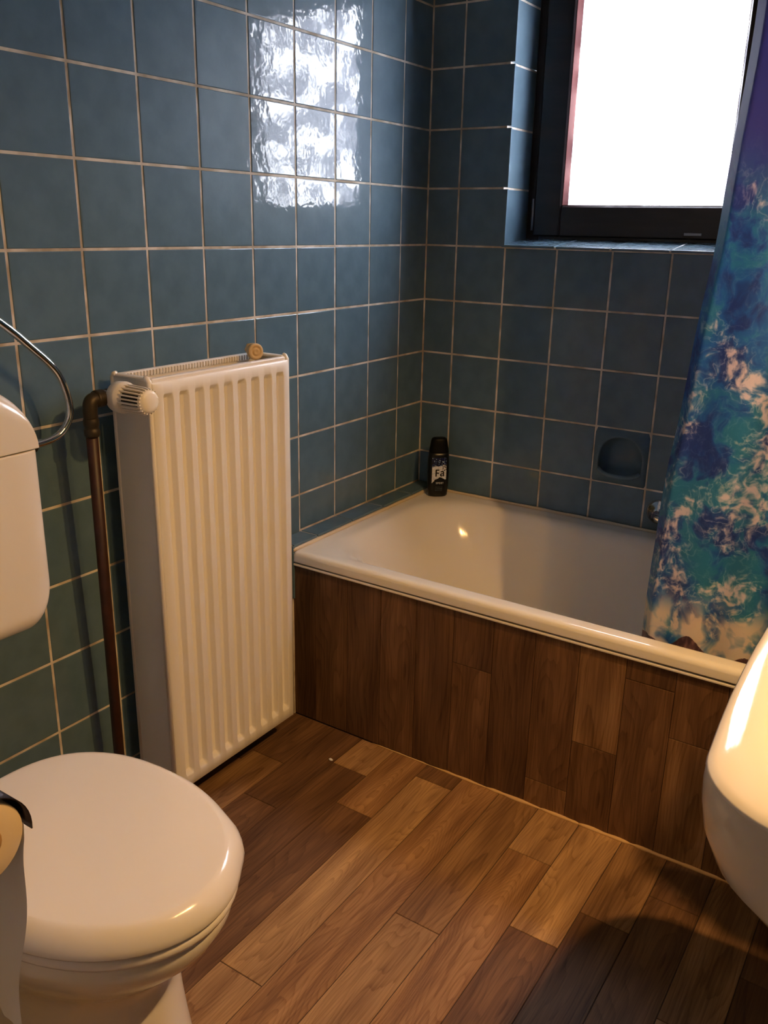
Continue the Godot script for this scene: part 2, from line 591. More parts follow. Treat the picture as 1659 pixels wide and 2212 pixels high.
	for k in range(-1, 18):
		var x0 := maxf(0.076 + 0.096 * k, 0.0)
		var x1 := minf(0.076 + 0.096 * (k + 1), RIGHT)
		if x1 - x0 < 0.01:
			continue
		var z := 0.686
		var cuts: Array = fixed.get(k, [0.75 + rng.randf() * 0.4])
		cuts = cuts.duplicate()
		while cuts[-1] < FRONT:
			cuts.append(cuts[-1] + rng.randf_range(0.42, 0.8))
		var n := 0
		for c in cuts:
			var z1 := minf(c, FRONT)
			var tone: int = rng.randi() % 6
			if look.has(k) and n < look[k].size():
				tone = look[k][n]
			n += 1
			plank(fl, Vector3(x0, FLOOR, z), Vector3(x1, FLOOR, z1), M.wood[tone])
			z = z1
			if z >= FRONT:
				break

# strip lying in the floor
func plank(parent: Node3D, a: Vector3, b: Vector3, m: Material) -> void:
	var e := 0.0007
	var st := begin()
	flat(st)
	var v0 := rng.randf() * 0.25
	var fl := rng.randf() < 0.5
	var x0 := a.x + e
	var x1 := b.x - e
	var z0 := a.z + e
	var z1 := b.z - e
	var y := a.y
	var c := 0.0006
	var quad := [Vector3(x0 + c, y, z0 + c), Vector3(x1 - c, y, z0 + c), Vector3(x1 - c, y, z1 - c), Vector3(x0 + c, y, z1 - c)]
	var low := [Vector3(x0, y - 0.0012, z0), Vector3(x1, y - 0.0012, z0), Vector3(x1, y - 0.0012, z1), Vector3(x0, y - 0.0012, z1)]
	uv_face(st, quad, a, fl, v0)
	for i in 4:
		var j := (i + 1) % 4
		uv_face(st, [low[i], low[j], quad[j], quad[i]], a, fl, v0)
	part("plank", st, m, parent)

func uv_face(st: SurfaceTool, q: Array, a: Vector3, mirrored: bool, v0: float) -> void:
	for i in [0, 1, 2, 0, 2, 3]:
		var u: float = (q[i].x - a.x) / 0.098
		st.set_uv(Vector2(1.0 - u if mirrored else u, v0 + (q[i].z - a.z)))
		st.add_vertex(q[i])

# tile with a recessed soap shelf: flat surround with an arched mouth, bowl behind it, lip in front
func soap_dish(parent: Node3D, x0: float, y0: float) -> void:
	var c := Vector3(x0 + P / 2, y0 + P / 2, 0)
	var hw := P / 2 - 0.0016
	var n := 48
	var rings := []
	var mouth := func(grow: float, z: float) -> PackedVector3Array:
		var r := PackedVector3Array()
		for i in n:
			var t := TAU * i / n
			var e := 2.3 if sin(t) > 0 else 3.6
			r.append(c + Vector3(signf(cos(t)) * pow(absf(cos(t)), 2.0 / e) * (0.060 + grow), -0.014 + signf(sin(t)) * pow(absf(sin(t)), 2.0 / e) * ((0.068 if sin(t) > 0 else 0.038) + grow), z))
		return r
	var outer := PackedVector3Array()
	for v in mouth.call(0.0, 0.0):
		var d: Vector3 = v - c
		var k := hw / maxf(absf(d.x), absf(d.y))
		outer.append(c + d * k)
	var back_ring := PackedVector3Array()
	for v in outer:
		back_ring.append(v + Vector3(0, 0, -0.006))
	var st := begin()
	loft(st, [back_ring, outer, mouth.call(0.006, 0.0), mouth.call(0.003, 0.0035), mouth.call(0.0, 0.002), mouth.call(-0.002, -0.004), mouth.call(-0.006, -0.034), mouth.call(-0.018, -0.046)], false, false, true)
	var o := part("soap_dish", st, M.tiles[0], parent)
	o.set_meta("label", "tile with arched recessed soap shelf")
	st = begin()
	# lip bulging forward along the lower edge
	var pts := []
	for i in 15:
		var t := -1.0 + 2.0 * i / 14.0
		pts.append(c + Vector3(t * 0.058, -0.051 + 0.014 * t * t * t * t, 0.004 + 0.010 * (1 - t * t)))
	tube(st, pts, 0.0065, 10)
	part("dish_lip", st, M.tiles[0], o)

func window() -> void:
	var w := thing("window_1", "dark brown wooden window with bright patterned frosted pane", "window", Vector3.ZERO)
	w.set_meta("kind", "structure")
	var z0 := -0.225
	var fixed := -0.158
	var front := -0.142
	var fr := begin()
	for q in [[WX0, WY0 + 0.014, WX0 + 0.04, WY1], [WX1 - 0.04, WY0 + 0.014, WX1, WY1], [WX0 + 0.04, WY0 + 0.014, WX1 - 0.04, WY0 + 0.04], [WX0 + 0.04, WY1 - 0.04, WX1 - 0.04, WY1]]:
		cbox(fr, Vector3(q[0], q[1], z0), Vector3(q[2], q[3], fixed), 0.003)
	part("frame", fr, M.frame, w)
	var gx0 := 0.345
	var gx1 := 0.782
	var gy0 := 0.112
	var gy1 := 0.685
	var sash := Node3D.new()
	sash.name = "sash"
	w.add_child(sash)
	var sx0 := WX0 + 0.028
	var sx1 := WX1 - 0.028
	var sy0 := WY0 + 0.026
	var sy1 := WY1 - 0.028
	for q in [["stile", sx0, sy0, gx0, sy1], ["stile", gx1, sy0, sx1, sy1], ["rail", gx0, sy0, gx1, gy0], ["rail", gx0, gy1, gx1, sy1]]:
		var s := begin()
		cbox(s, Vector3(q[1], q[2], -0.210), Vector3(q[3], q[4], front), 0.004)
		part(q[0], s, M.frame, sash)
	for q in [[gx0 - 0.0005, gy0, gx0 + 0.002, gy1], [gx1 - 0.002, gy0, gx1 + 0.0005, gy1], [gx0, gy0 - 0.0005, gx1, gy0 + 0.002], [gx0, gy1 - 0.002, gx1, gy1 + 0.0005]]:
		var s := begin()
		cbox(s, Vector3(q[0], q[1], -0.188), Vector3(q[2], q[3], -0.147), 0.0008)
		part("glazing_bead", s, M.bead, sash)
	var s2 := begin()
	box(s2, Vector3(gx0 - 0.004, gy0 - 0.004, -0.194), Vector3(gx1 + 0.004, gy1 + 0.004, -0.190))
	part("pane", s2, M.glass, sash)
	# hinge rod beside the sash and the small drain plate in the bottom rail
	var hst := begin()
	tube(hst, [Vector3(WX0 + 0.024, 0.045, fixed + 0.012), Vector3(WX0 + 0.024, 0.13, fixed + 0.012)], 0.0045, 10)
	part("hinge", hst, M.steel, w)
	hst = begin()
	cbox(hst, Vector3(0.69, 0.040, front - 0.002), Vector3(0.735, 0.047, front + 0.004), 0.001)
	part("hinge_plate", hst, M.steel, w)

# ---------------------------------------------------------------- bath
func bath() -> void:
	var t := thing("bathtub", "white enamel bathtub set in the tiled corner under the window", "bathtub", Vector3(0.9, FLOOR, 0.35))
	var o := -t.position
	var x0 := 0.050
	var x1 := 1.746
	var z0 := 0.004
	var z1 := 0.692
	var shift := func(r: PackedVector3Array) -> PackedVector3Array:
		var q := PackedVector3Array()
		for v in r:
			q.append(v + o)
		return q
	var rings := []
	# outer skirt, rolled edge, flat rim, then the basin down to the bottom
	for q in [[0.004, RIM - 0.0285, 0.012], [0.0008, RIM - 0.0278, 0.012], [0.0, RIM - 0.0268, 0.014], [0.0, RIM - 0.0255, 0.014], [0.0004, RIM - 0.0115, 0.014], [0.0006, RIM - 0.0100, 0.016], [0.0022, RIM - 0.0055, 0.016], [0.0060, RIM - 0.0018, 0.018], [0.0115, RIM - 0.0002, 0.02], [0.0130, RIM, 0.02], [0.022, RIM - 0.0002, 0.02]]:
		rings.append(shift.call(rrect(x0 + q[0], x1 - q[0], z0 + q[0], z1 - q[0], q[1], q[2], 14)))
	rings.append(shift.call(rrect(x0 + 0.040, x1 - 0.04, z0 + 0.048, z1 - 0.040, RIM - 0.002, 0.10, 14)))
	for q in [[0.052, 0.056, 0.046, 0.003, 0.13], [0.062, 0.064, 0.053, 0.008, 0.15], [0.072, 0.070, 0.059, 0.018, 0.16], [0.085, 0.075, 0.066, 0.035, 0.17], [0.125, 0.082, 0.075, 0.10, 0.18], [0.175, 0.092, 0.086, 0.18, 0.18], [0.225, 0.104, 0.098, 0.26, 0.17], [0.27, 0.118, 0.112, 0.325, 0.16], [0.32, 0.138, 0.132, 0.365, 0.14], [0.38, 0.17, 0.16, 0.385, 0.11], [0.46, 0.22, 0.21, 0.392, 0.08]]:
		rings.append(shift.call(rrect(x0 + q[0], x1 - q[0] * 0.75, z0 + q[1], z1 - q[2], RIM - q[3], q[4], 14)))
	var st := begin()
	loft(st, rings, true, false, true)
	part("tub", st, M.enamel, t)
	# feet carrying the tub behind the panel
	for x in [0.55, 1.35]:
		st = begin()
		cbox(st, Vector3(x - 0.03, FLOOR, 0.14) + o, Vector3(x + 0.03, RIM - 0.385, 0.56) + o, 0.003)
		part("foot", st, M.steel, t)
	# drain
	st = begin()
	lathe(st, Vector3(1.32, RIM - 0.393, 0.35) + o, Vector3.UP, [[0.0, 0.03], [0.004, 0.03], [0.005, 0.024], [0.003, 0.015]], 24)
	part("drain", st, M.chrome, t)
	# sealant round the rim
	var tr := begin()
	var ragged := noise(31, 9.0, FastNoiseLite.TYPE_SIMPLEX_SMOOTH, 2)
	var a := []
	var r := []
	for i in 61:
		var z := 0.69 - 0.685 * i / 60.0
		a.append(Vector3(0.056 + 0.001 * ragged.get_noise_1d(z), RIM + 0.002, z))
		r.append(0.0055 + 0.002 * ragged.get_noise_1d(z + 3.0))
	tube(tr, a, r, 8)
	a = []
	r = []
	for i in 91:
		var x := 0.05 + 1.69 * i / 90.0
		a.append(Vector3(x, RIM, 0.0055))
		r.append(0.005 + 0.0012 * ragged.get_noise_1d(x + 8.0))
	tube(tr, a, r, 8)
	structure(part("trim_1", tr, M.sealant), "cream sealant bead between bath rim and tiles", "sealant")
	# tiled ledge filling the gap at the left end
	var st2 := begin()
	box(st2, Vector3(0.0, FLOOR, 0.0), Vector3(0.052, -0.7075, 0.69))
	var ledge := part("trim_2", st2, M.grout)
	structure(ledge, "narrow blue tiled ledge between left wall and bath", "ledge")
	var cols := lines(0.0, L1, 0.69)
	for i in cols.size() - 1:
		tile(ledge, Vector3(0.0, -0.705, cols[i + 1]), Vector3.RIGHT, Vector3.FORWARD, 0.060, cols[i + 1] - cols[i])
	tile(ledge, Vector3(0.0, -0.85, 0.6925), Vector3.RIGHT, Vector3.UP, 0.06, 0.145)
	# front panel of upright strips
	st = begin()
	box(st, Vector3(0.004, FLOOR + 0.0005, 0.672), Vector3(RIGHT - 0.002, RIM - 0.035, 0.6836))
	var panel := part("bath_panel", st, M.joint)
	tag(panel, "bath front panel of upright dark oak-look strips", "panel")
	var cuts := {4: [-0.888], 6: [-1.114], 7: [-0.985], 8: [-0.804], 9: [-0.905], 11: [-1.0], 13: [-0.86], 15: [-1.05]}
	var look := {-1: [4], 0: [2], 1: [4], 2: [2], 3: [4], 4: [2, 4], 5: [4, 2], 6: [0, 2], 7: [2, 0], 8: [2, 4], 9: [0, 2], 10: [2], 11: [2, 0]}
	for k in range(-1, 18):
		var xa := maxf(0.119 + 0.0983 * k, 0.004)
		var xb := minf(0.119 + 0.0983 * (k + 1), RIGHT - 0.002)
		if xb - xa < 0.01:
			continue
		var ys := [FLOOR + 0.001]
		ys.append_array(cuts.get(k, []))
		ys.append(RIM - 0.034)
		for n in ys.size() - 1:
			var tone: int = rng.randi() % 6
			if look.has(k):
				tone = look[k][mini(n, look[k].size() - 1)]
			upright(panel, xa, xb, ys[n], ys[n + 1], 0.685, M.wood[tone])
	# thin white strip under the rim and old caulk along the floor
	st = begin()
	cbox(st, Vector3(0.052, RIM - 0.0385, 0.682), Vector3(1.746, RIM - 0.0315, 0.6912), 0.002)
	structure(part("trim_3", st, M.enamel), "thin white strip along the top of the bath panel", "trim")
	st = begin()
	var start := 0.30
	while start < 1.70:
		var end := minf(start + rng.randf_range(0.09, 0.22), 1.71)
		var pts := []
		var rad := []
		var n := int((end - start) / 0.012) + 2
		for i in n:
			var x := start + (end - start) * i / (n - 1)
			var tip := clampf(9.0 * minf(float(i) / (n - 1), 1.0 - float(i) / (n - 1)), 0.45, 1.0)
			pts.append(Vector3(x, FLOOR + 0.0012, 0.6875 + 0.001 * ragged.get_noise_1d(x * 3.0)))
			rad.append((0.0042 + 0.0018 * ragged.get_noise_1d(x * 2.0 + 5.0)) * tip * clampf((x - 0.2) * 2.2, 0.35, 1.0))
		tube(st, pts, rad, 7)
		start = end + (rng.randf_range(0.002, 0.010) if rng.randf() < 0.3 else -0.006)
	structure(part("trim_4", st, M.sealant_old), "old broken caulk line where bath panel meets the floor", "sealant")

func upright(parent: Node3D, x0: float, x1: float, y0: float, y1: float, z: float, m: Material) -> void:
	var e := 0.0005
	var c := 0.0007
	var st := begin()
	flat(st)
	var v0 := rng.randf() * 0.5
	var mirrored := rng.randf() < 0.5
	var top := [Vector3(x0 + e + c, y1 - e - c, z), Vector3(x1 - e - c, y1 - e - c, z), Vector3(x1 - e - c, y0 + e + c, z), Vector3(x0 + e + c, y0 + e + c, z)]
	var low := [Vector3(x0 + e, y1 - e, z - 0.0014), Vector3(x1 - e, y1 - e, z - 0.0014), Vector3(x1 - e, y0 + e, z - 0.0014), Vector3(x0 + e, y0 + e, z - 0.0014)]
	var quads := [top]
	for i in 4:
		var j := (i + 1) % 4
		quads.append([low[i], low[j], top[j], top[i]])
	for q in quads:
		for i in [0, 1, 2, 0, 2, 3]:
			var u: float = (q[i].x - x0) / 0.1
			st.set_uv(Vector2(1.0 - u if mirrored else u, v0 + (y1 - q[i].y)))
			st.add_vertex(q[i])
	part("plank", st, m, parent)

func curtain() -> void:
	var top := 0.85
	var bottom := -0.795
	var st := begin()
	smooth(st)
	var nu := 120
	var nv := 60
	var width := 0.66
	var hem := [[0.90, 0.967], [0.395, 0.953], [0.17, 0.944], [0.02, 0.935], [-0.20, 0.917], [-0.39, 0.902], [-0.50, 0.895], [-0.60, 0.891], [-0.90, 0.891]]
	var pos := func(i: int, j: int) -> Vector3:
		var s := width * i / nu                       # cloth length from the hem
		var y: float = lerpf(bottom, top, float(j) / nv)
		var edge := 0.0
		for k in hem.size() - 1:
			if y >= hem[k + 1][0]:
				edge = lerpf(hem[k + 1][1], hem[k][1], (y - hem[k + 1][0]) / (hem[k][0] - hem[k + 1][0]))
				break
		# left hem turns back in a narrow strip, then shallow folds that tighten further right
		var turn := clampf(1.0 - s / 0.046, 0.0, 1.0)
		var x: float = edge + 0.025 * (1.0 - turn) + 0.88 * maxf(s - 0.046, 0.0) + 0.0012 * sin(y * 21.0 + 1.0)
		var z := 0.588 - 0.042 * turn
		var f := clampf((s - 0.05) / 0.12, 0.0, 1.0)
		z += f * (0.012 * sin((s - 0.05) * 31.0 + 0.5 * sin(y * 2.0)) + 0.018 * sin((s - 0.18) * 44.0) * clampf((s - 0.16) / 0.1, 0.0, 1.0))
		z += f * 0.004 * sin(y * 6.0 + s * 14.0)
		return Vector3(x, y, z)
	for i in nu:
		for j in nv:
			var q := [[i, j], [i + 1, j], [i + 1, j + 1], [i, j + 1]]
			for k in [0, 2, 1, 0, 3, 2]:
				st.set_uv(Vector2(float(q[k][0]) / nu, (0.86 - lerpf(bottom, top, float(q[k][1]) / nv)) / 1.66))
				st.add_vertex(pos.call(q[k][0], q[k][1]))
	var m := mat(Color.WHITE, 0.55)
	m.albedo_texture = sea_texture()
	m.texture_repeat = false
	m.backlight_enabled = true
	m.backlight = Color(0.60, 0.58, 0.68)
	var t := thing("shower_curtain", "shower curtain printed with blue sea waves and cream foam, hanging into the bath", "curtain", Vector3.ZERO)
	part("cloth", st, m, t)
	for i in 6:
		st = begin()
		var pts := []
		var x := 0.97 + 0.1 * i
		for k in 17:
			var a := TAU * k / 16
			pts.append(Vector3(x, 0.868 + 0.026 * sin(a), 0.595 + 0.022 * cos(a)))
		tube(st, pts, 0.0018, 6, false)
		part("ring", st, M.chrome, t)
	st = begin()
	tube(st, [Vector3(0.0, 0.88, 0.595), Vector3(RIGHT, 0.88, 0.595)], 0.011, 14)
	var rod := thing("curtain_rod", "straight chrome rod across the bath that carries the printed curtain", "rod", Vector3.ZERO)
	part("pole", st, M.chrome, rod)
	for x in [0.0, RIGHT]:
		st = begin()
		lathe(st, Vector3(x, 0.88, 0.595), Vector3(1 if x == 0.0 else -1, 0, 0), [[0.0, 0.026], [0.006, 0.026], [0.012, 0.016], [0.022, 0.0135]], 24)
		part("flange", st, M.chrome, rod)

# small grab handle on the window wall, mostly behind the curtain
func grab_handle() -> void:
	var t := thing("grab_handle", "chrome grab handle on tiled wall beside the curtain edge", "handle", Vector3(0.752, -0.663, 0.0))
	for x in [0.0, 0.26]:
		var st := begin()
		lathe(st, Vector3(x, 0, 0), Vector3.BACK, [[0.0, 0.034], [0.004, 0.034], [0.010, 0.028], [0.018, 0.016], [0.026, 0.012]], 28)
		part("flange", st, M.chrome, t)
	var s := begin()
	tube(s, curve([Vector3(0, 0, 0.02), Vector3(0.004, 0, 0.045), Vector3(0.03, 0, 0.062), Vector3(0.13, 0, 0.064), Vector3(0.23, 0, 0.062), Vector3(0.256, 0, 0.045), Vector3(0.26, 0, 0.02)], 6), 0.010, 14)
	part("bar", s, M.chrome, t)

# ---------------------------------------------------------------- shower gel
func bottle_ring(y: float, hw: float, hd: float, n := 40) -> PackedVector3Array:
	var out := PackedVector3Array()
	for i in n:
		var t := TAU * i / n
		var e := 2.5
		out.append(Vector3(signf(cos(t)) * pow(absf(cos(t)), 2.0 / e) * hw, y, signf(sin(t)) * pow(absf(sin(t)), 2.0 / e) * hd))
	return out

func bottle_half(y: float) -> Vector2:
	# half width and half depth at a height
	var k := [[0.0, 0.0255, 0.0145], [0.004, 0.029, 0.0170], [0.03, 0.0312, 0.0185], [0.075, 0.0328, 0.0195], [0.11, 0.0320, 0.0190], [0.135, 0.0296, 0.0180], [0.15, 0.0274, 0.0168], [0.17, 0.0242, 0.0150], [0.176, 0.0222, 0.0135], [0.179, 0.0175, 0.0100]]
	for i in k.size() - 1:
		if y <= k[i + 1][0]:
			var t: float = (y - k[i][0]) / (k[i + 1][0] - k[i][0])
			return Vector2(lerpf(k[i][1], k[i + 1][1], t), lerpf(k[i][2], k[i + 1][2], t))
	return Vector2(0.0175, 0.010)

func on_bottle(x: float, y: float, off: float) -> Vector3:
	var h := bottle_half(y)
	var q := clampf(absf(x) / h.x, 0.0, 0.98)
	return Vector3(x, y, h.y * pow(1.0 - pow(q, 2.5), 0.4) + off)

func shower_gel() -> void:
	var t := thing("shower_gel_bottle", "black shower gel bottle with white and blue label on bath corner", "bottle", Vector3(0.104, RIM - 0.001, 0.062))
	t.rotation.y = deg_to_rad(41)
	var st := begin()
	var rings := []
	for y in [0.0, 0.002, 0.004, 0.012, 0.03, 0.05, 0.075, 0.095, 0.11, 0.125, 0.1345]:
		var h := bottle_half(y)
		rings.append(bottle_ring(y, h.x, h.y))
	loft(st, rings, true, true, true)
	part("body", st, M.bottle, t)
	st = begin()
	rings = []
	for y in [0.1355, 0.137, 0.15, 0.16, 0.17, 0.174, 0.1765, 0.179]:
		var h := bottle_half(y)
		rings.append(bottle_ring(y, h.x, h.y))
	loft(st, rings, true, true, true)
	part("cap", st, M.cap_black, t)
	# printed label following the front
	var w := 192
	var hgt := 448
	var n1 := noise(61, 0.035, FastNoiseLite.TYPE_SIMPLEX_SMOOTH, 4)
	var data := PackedByteArray()
	data.resize(w * hgt * 3)
	var at := 0
	for j in hgt:
		var v := float(j) / hgt
		for i in w:
			var u := float(i) / w
			var k := n1.get_noise_2d(i, j)
			var c := Color(0.015, 0.02, 0.04)
			var upper := 0.30 + 0.04 * k - 0.05 * u
			var tongue := 0.60 + (0.16 * clampf(1.0 - u / 0.22, 0.0, 1.0)) + 0.03 * sin(u * 9.0 - 0.6) + 0.02 * k
			if v > upper and v < tongue:
				c = Color(0.86, 0.86, 0.88).lerp(Color(0.70, 0.76, 0.80), clampf(k * 2.0, 0.0, 1.0))
			elif v <= upper and v > 0.06:
				c = Color(0.03, 0.10, 0.36).lerp(Color(0.02, 0.04, 0.14), clampf(0.4 - k * 2.2, 0.0, 1.0))
				if k > 0.30:
					c = Color(0.66, 0.76, 0.86)
			if v > upper and v < 0.40 and u > 0.72 and k > -0.02:
				c = Color(0.03, 0.05, 0.16)
			if v > 0.80 and v < 0.95 and absf(u - 0.5) < 0.26 and (int(v * 46.0) % 2 == 0) and n1.get_noise_2d(i * 3.0, floor(v * 46.0) * 40.0) > -0.1:
				c = Color(0.30, 0.33, 0.36)
			data[at] = int(c.r * 255.0); data[at + 1] = int(c.g * 255.0); data[at + 2] = int(c.b * 255.0)
			at += 3
	var lm := mat(Color.WHITE, 0.3)
	lm.albedo_texture = to_tex(w, hgt, data)
	lm.texture_repeat = false
	st = begin()
	smooth(st)
	var x0 := -0.0215
	var x1 := 0.0215
	var y0 := 0.012
	var y1 := 0.128
	for i in 14:
		for j in 24:
			for q in [[0, 0], [1, 1], [1, 0], [0, 0], [0, 1], [1, 1]]:
				var u: float = (i + q[0]) / 14.0
				var v: float = (j + q[1]) / 24.0
				st.set_uv(Vector2(u, 1.0 - v))
				st.add_vertex(on_bottle(lerpf(x0, x1, u), lerpf(y0, y1, v), 0.0004))
	var lab := part("label", st, lm, t)
	letters(lab, "Fa", 0.030, Vector2(0.0012, 0.0745), mat(Color(0.07, 0.015, 0.02), 0.4), "Droid Sans")
	letters(lab, "SPORT", 0.0085, Vector2(0.0022, 0.0435), mat(Color(0.75, 0.76, 0.78), 0.4), "Droid Sans")

func letters(parent: Node3D, text: String, size: float, at: Vector2, m: Material, family: String) -> void:
	var f := SystemFont.new()
	f.font_names = PackedStringArray([family])
	f.font_weight = 700
	var tm := TextMesh.new()
	tm.font = f
	tm.text = text
	tm.font_size = 32
	tm.pixel_size = size / 32.0
	tm.depth = 0.0002
	tm.curve_step = 1.0
	var arr := tm.get_mesh_arrays()
	var v: PackedVector3Array = arr[Mesh.ARRAY_VERTEX]
	for i in v.size():
		var p := v[i]
		v[i] = on_bottle(p.x * 0.92 + at.x, p.y + at.y, 0.0007 + p.z)
	arr[Mesh.ARRAY_VERTEX] = v
	var mesh := ArrayMesh.new()
	mesh.add_surface_from_arrays(Mesh.PRIMITIVE_TRIANGLES, arr)
	piece("lettering", mesh, m, parent)

# ---------------------------------------------------------------- radiator
func radiator() -> void:
	var zr := 0.797
	var zl := 1.183
	var xf := 0.140
	var xb := 0.032
	var yt := -0.222
	var yb := -1.100
	var t := thing("radiator", "white fluted panel radiator on blue tiles beside the bath", "radiator", Vector3.ZERO)
	# front panel with nine pressed flutes
	var zs := [[zr, 0], [zr + 0.003, 0]]
	for k in 9:
		var c := 0.8275 + 0.0399 * k
		for q in [[-0.0138, 0.0], [-0.0128, 0.0], [-0.0112, 0.14], [-0.0088, 0.88], [-0.0074, 1.0], [-0.0064, 1.0], [0.0064, 1.0], [0.0074, 1.0], [0.0088, 0.88], [0.0112, 0.14], [0.0128, 0.0], [0.0138, 0.0]]:
			zs.append([c + q[0], q[1]])
	zs.append_array([[zl - 0.003, 0], [zl, 0]])
	var ys := []
	for q in [[yb, 0], [yb + 0.003, 0], [-1.074, 0], [-1.071, 0.1], [-1.064, 0.9], [-1.061, 1.0], [-0.9, 1.0], [-0.6, 1.0], [-0.4, 1.0], [-0.262, 1.0], [-0.259, 0.9], [-0.252, 0.1], [-0.249, 0], [yt - 0.009, 0], [yt - 0.006, 0]]:
		ys.append(q)
	var rings := []
	for y in ys:
		var ring := PackedVector3Array()
		for z in zs:
			var lip := 0.0
			if y[0] == yb or y[0] == yt - 0.006 or z[0] == zr or z[0] == zl:
				lip = 0.003
			ring.append(Vector3(xf - lip - 0.0125 * y[1] * z[1], y[0], z[0]))
		rings.append(ring)
	var st := begin()
	loft(st, rings, false, false, false, false)
	flat(st)
	# folded rims round the panel
	var mid := Vector3(xf - 0.01, (yb + yt) / 2, (zl + zr) / 2)
	face(st, [Vector3(xf - 0.003, yb, zr), Vector3(xf - 0.003, yb, zl), Vector3(xf - 0.015, yb, zl), Vector3(xf - 0.015, yb, zr)], mid)
	face(st, [Vector3(xf - 0.003, yt - 0.006, zr), Vector3(xf - 0.003, yt - 0.006, zl), Vector3(xf - 0.015, yt - 0.006, zl), Vector3(xf - 0.015, yt - 0.006, zr)], mid)
	for z in [zr, zl]:
		face(st, [Vector3(xf - 0.003, yb, z), Vector3(xf - 0.003, yt - 0.006, z), Vector3(xf - 0.015, yt - 0.006, z), Vector3(xf - 0.015, yb, z)], mid)
	part("front_panel", st, M.paint, t)
	st = begin()
	cbox(st, Vector3(xb, yb, zr), Vector3(xb + 0.014, yt - 0.004, zl), 0.003)
	part("rear_panel", st, M.paint, t)
	# convector sheet between the panels
	st = begin()
	for k in 30:
		var z := zr + 0.012 + (zl - zr - 0.024) * k / 29.0
		box(st, Vector3(xb + 0.016, yb + 0.03, z), Vector3(xf - 0.016, yt - 0.035, z + 0.0015))
	var fins := part("convector_fins", st, M.fin, t)
	fins.set_meta("kind", "stuff")
	# side covers with rolled front and rear edges
	for z in [[zl - 0.001, zl + 0.004], [zr - 0.004, zr + 0.001]]:
		st = begin()
		cbox(st, Vector3(xb + 0.002, yb + 0.004, z[0]), Vector3(xf - 0.006, yt, z[1]), 0.0015)
		var cov := part("side_cover", st, M.paint, t)
		for x in [xb + 0.004, xf - 0.008]:
			st = begin()
			var zm: float = (z[0] + z[1]) / 2
			tube(st, [Vector3(x, yb + 0.004, zm), Vector3(x, yt - 0.004, zm), Vector3(x + (0.004 if x < 0.08 else -0.004), yt + 0.0015, zm), Vector3(x + (0.009 if x < 0.08 else -0.009), yt + 0.003, zm)], 0.0052, 10)
			part("edge_bead", st, M.paint, cov)
		st = begin()
		cbox(st, Vector3(xb + 0.008, yt - 0.004, minf(z[0], z[1]) - (0.010 if z[0] > 1 else 0.001)), Vector3(xf - 0.012, yt + 0.003, z[1] + (0.001 if z[0] > 1 else 0.010)), 0.002)
		part("cover_top", st, M.paint, cov)
	# top grille: two rails and the comb of slats between
	st = begin()
	cbox(st, Vector3(xf - 0.020, yt - 0.010, zr + 0.004), Vector3(xf - 0.006, yt + 0.001, zl - 0.004), 0.002)
	var gr := part("top_grille", st, M.paint, t)
	st = begin()
	cbox(st, Vector3(xb + 0.002, yt - 0.010, zr + 0.004), Vector3(xb + 0.016, yt + 0.002, zl - 0.004), 0.002)
	part("rear_rail", st, M.paint, gr)
	st = begin()
	for k in 46:
		var z := zr + 0.016 + (zl - zr - 0.032) * k / 45.0
		cbox(st, Vector3(xb + 0.014, yt - 0.028, z - 0.0014), Vector3(xf - 0.022, yt - 0.016, z + 0.0014), 0.0006)
		cbox(st, Vector3(xb + 0.014, yt - 0.010, z - 0.0016), Vector3(xb + 0.020, yt + 0.0005, z + 0.0016), 0.0006)
	var comb := part("grille_slats", st, M.paint, gr)
	comb.set_meta("kind", "stuff")
	# wall brackets
	for y in [-0.42, -0.95]:
		st = begin()
		cbox(st, Vector3(0.0, y - 0.02, 0.93), Vector3(xb + 0.004, y + 0.02, 0.96), 0.002)
		part("bracket", st, M.paint, t)
	# beige bleed plug at the far end of the top
	st = begin()
	var ax := Vector3(0.93, 0.02, 0.36).normalized()
	lathe(st, Vector3(0.074, yt + 0.012, 0.842), ax, [[0.0, 0.011], [0.010, 0.011], [0.011, 0.0175], [0.020, 0.0175], [0.022, 0.0165], [0.0225, 0.0115], [0.0212, 0.0108], [0.0212, 0.0072], [0.0225, 0.0068], [0.0228, 0.0045], [0.0215, 0.002]], 30)
	var plug := part("bleed_plug", st, M.cap_beige, t)
	plug.set_meta("label", "round beige bleed plug")
	st = begin()
	lathe(st, Vector3(0.062, yt + 0.014, 0.834), ax, [[0.0, 0.013], [0.004, 0.0145], [0.014, 0.0145], [0.016, 0.013]], 6)
	part("nut", st, M.cap_beige, plug)
	# thermostatic valve: brass body into the side, white ribbed head pointing into the room
	var v := Vector3(0.085, -0.250, 1.226)
	st = begin()
	lathe(st, Vector3(0.085, -0.250, zl + 0.002), Vector3.BACK, [[0.0, 0.013], [0.006, 0.0165], [0.014, 0.0165], [0.016, 0.012], [0.024, 0.012], [0.030, 0.015], [0.056, 0.015], [0.060, 0.011]], 18)
	lathe(st, v + Vector3(0.004, 0, 0), Vector3.RIGHT, [[0.0, 0.013], [0.014, 0.013], [0.016, 0.015], [0.022, 0.015]], 18)
	var valve := part("valve", st, M.brass, t)
	st = begin()
	lathe(st, v + Vector3(0.008, 0, 0), Vector3.RIGHT, [[0.0, 0.0235], [0.003, 0.0275], [0.020, 0.0290], [0.024, 0.0285], [0.027, 0.0262], [0.034, 0.0250], [0.035, 0.0205], [0.076, 0.0195], [0.077, 0.0215], [0.082, 0.0212], [0.086, 0.0195], [0.0885, 0.0150], [0.0895, 0.006]], 40)
	var head := part("thermostat_head", st, M.trv, valve)
	head.set_meta("label", "white ribbed thermostat head")
	head.name = "thermostat_head"
	# ribs round the grip with dark slots left between them
	st = begin()
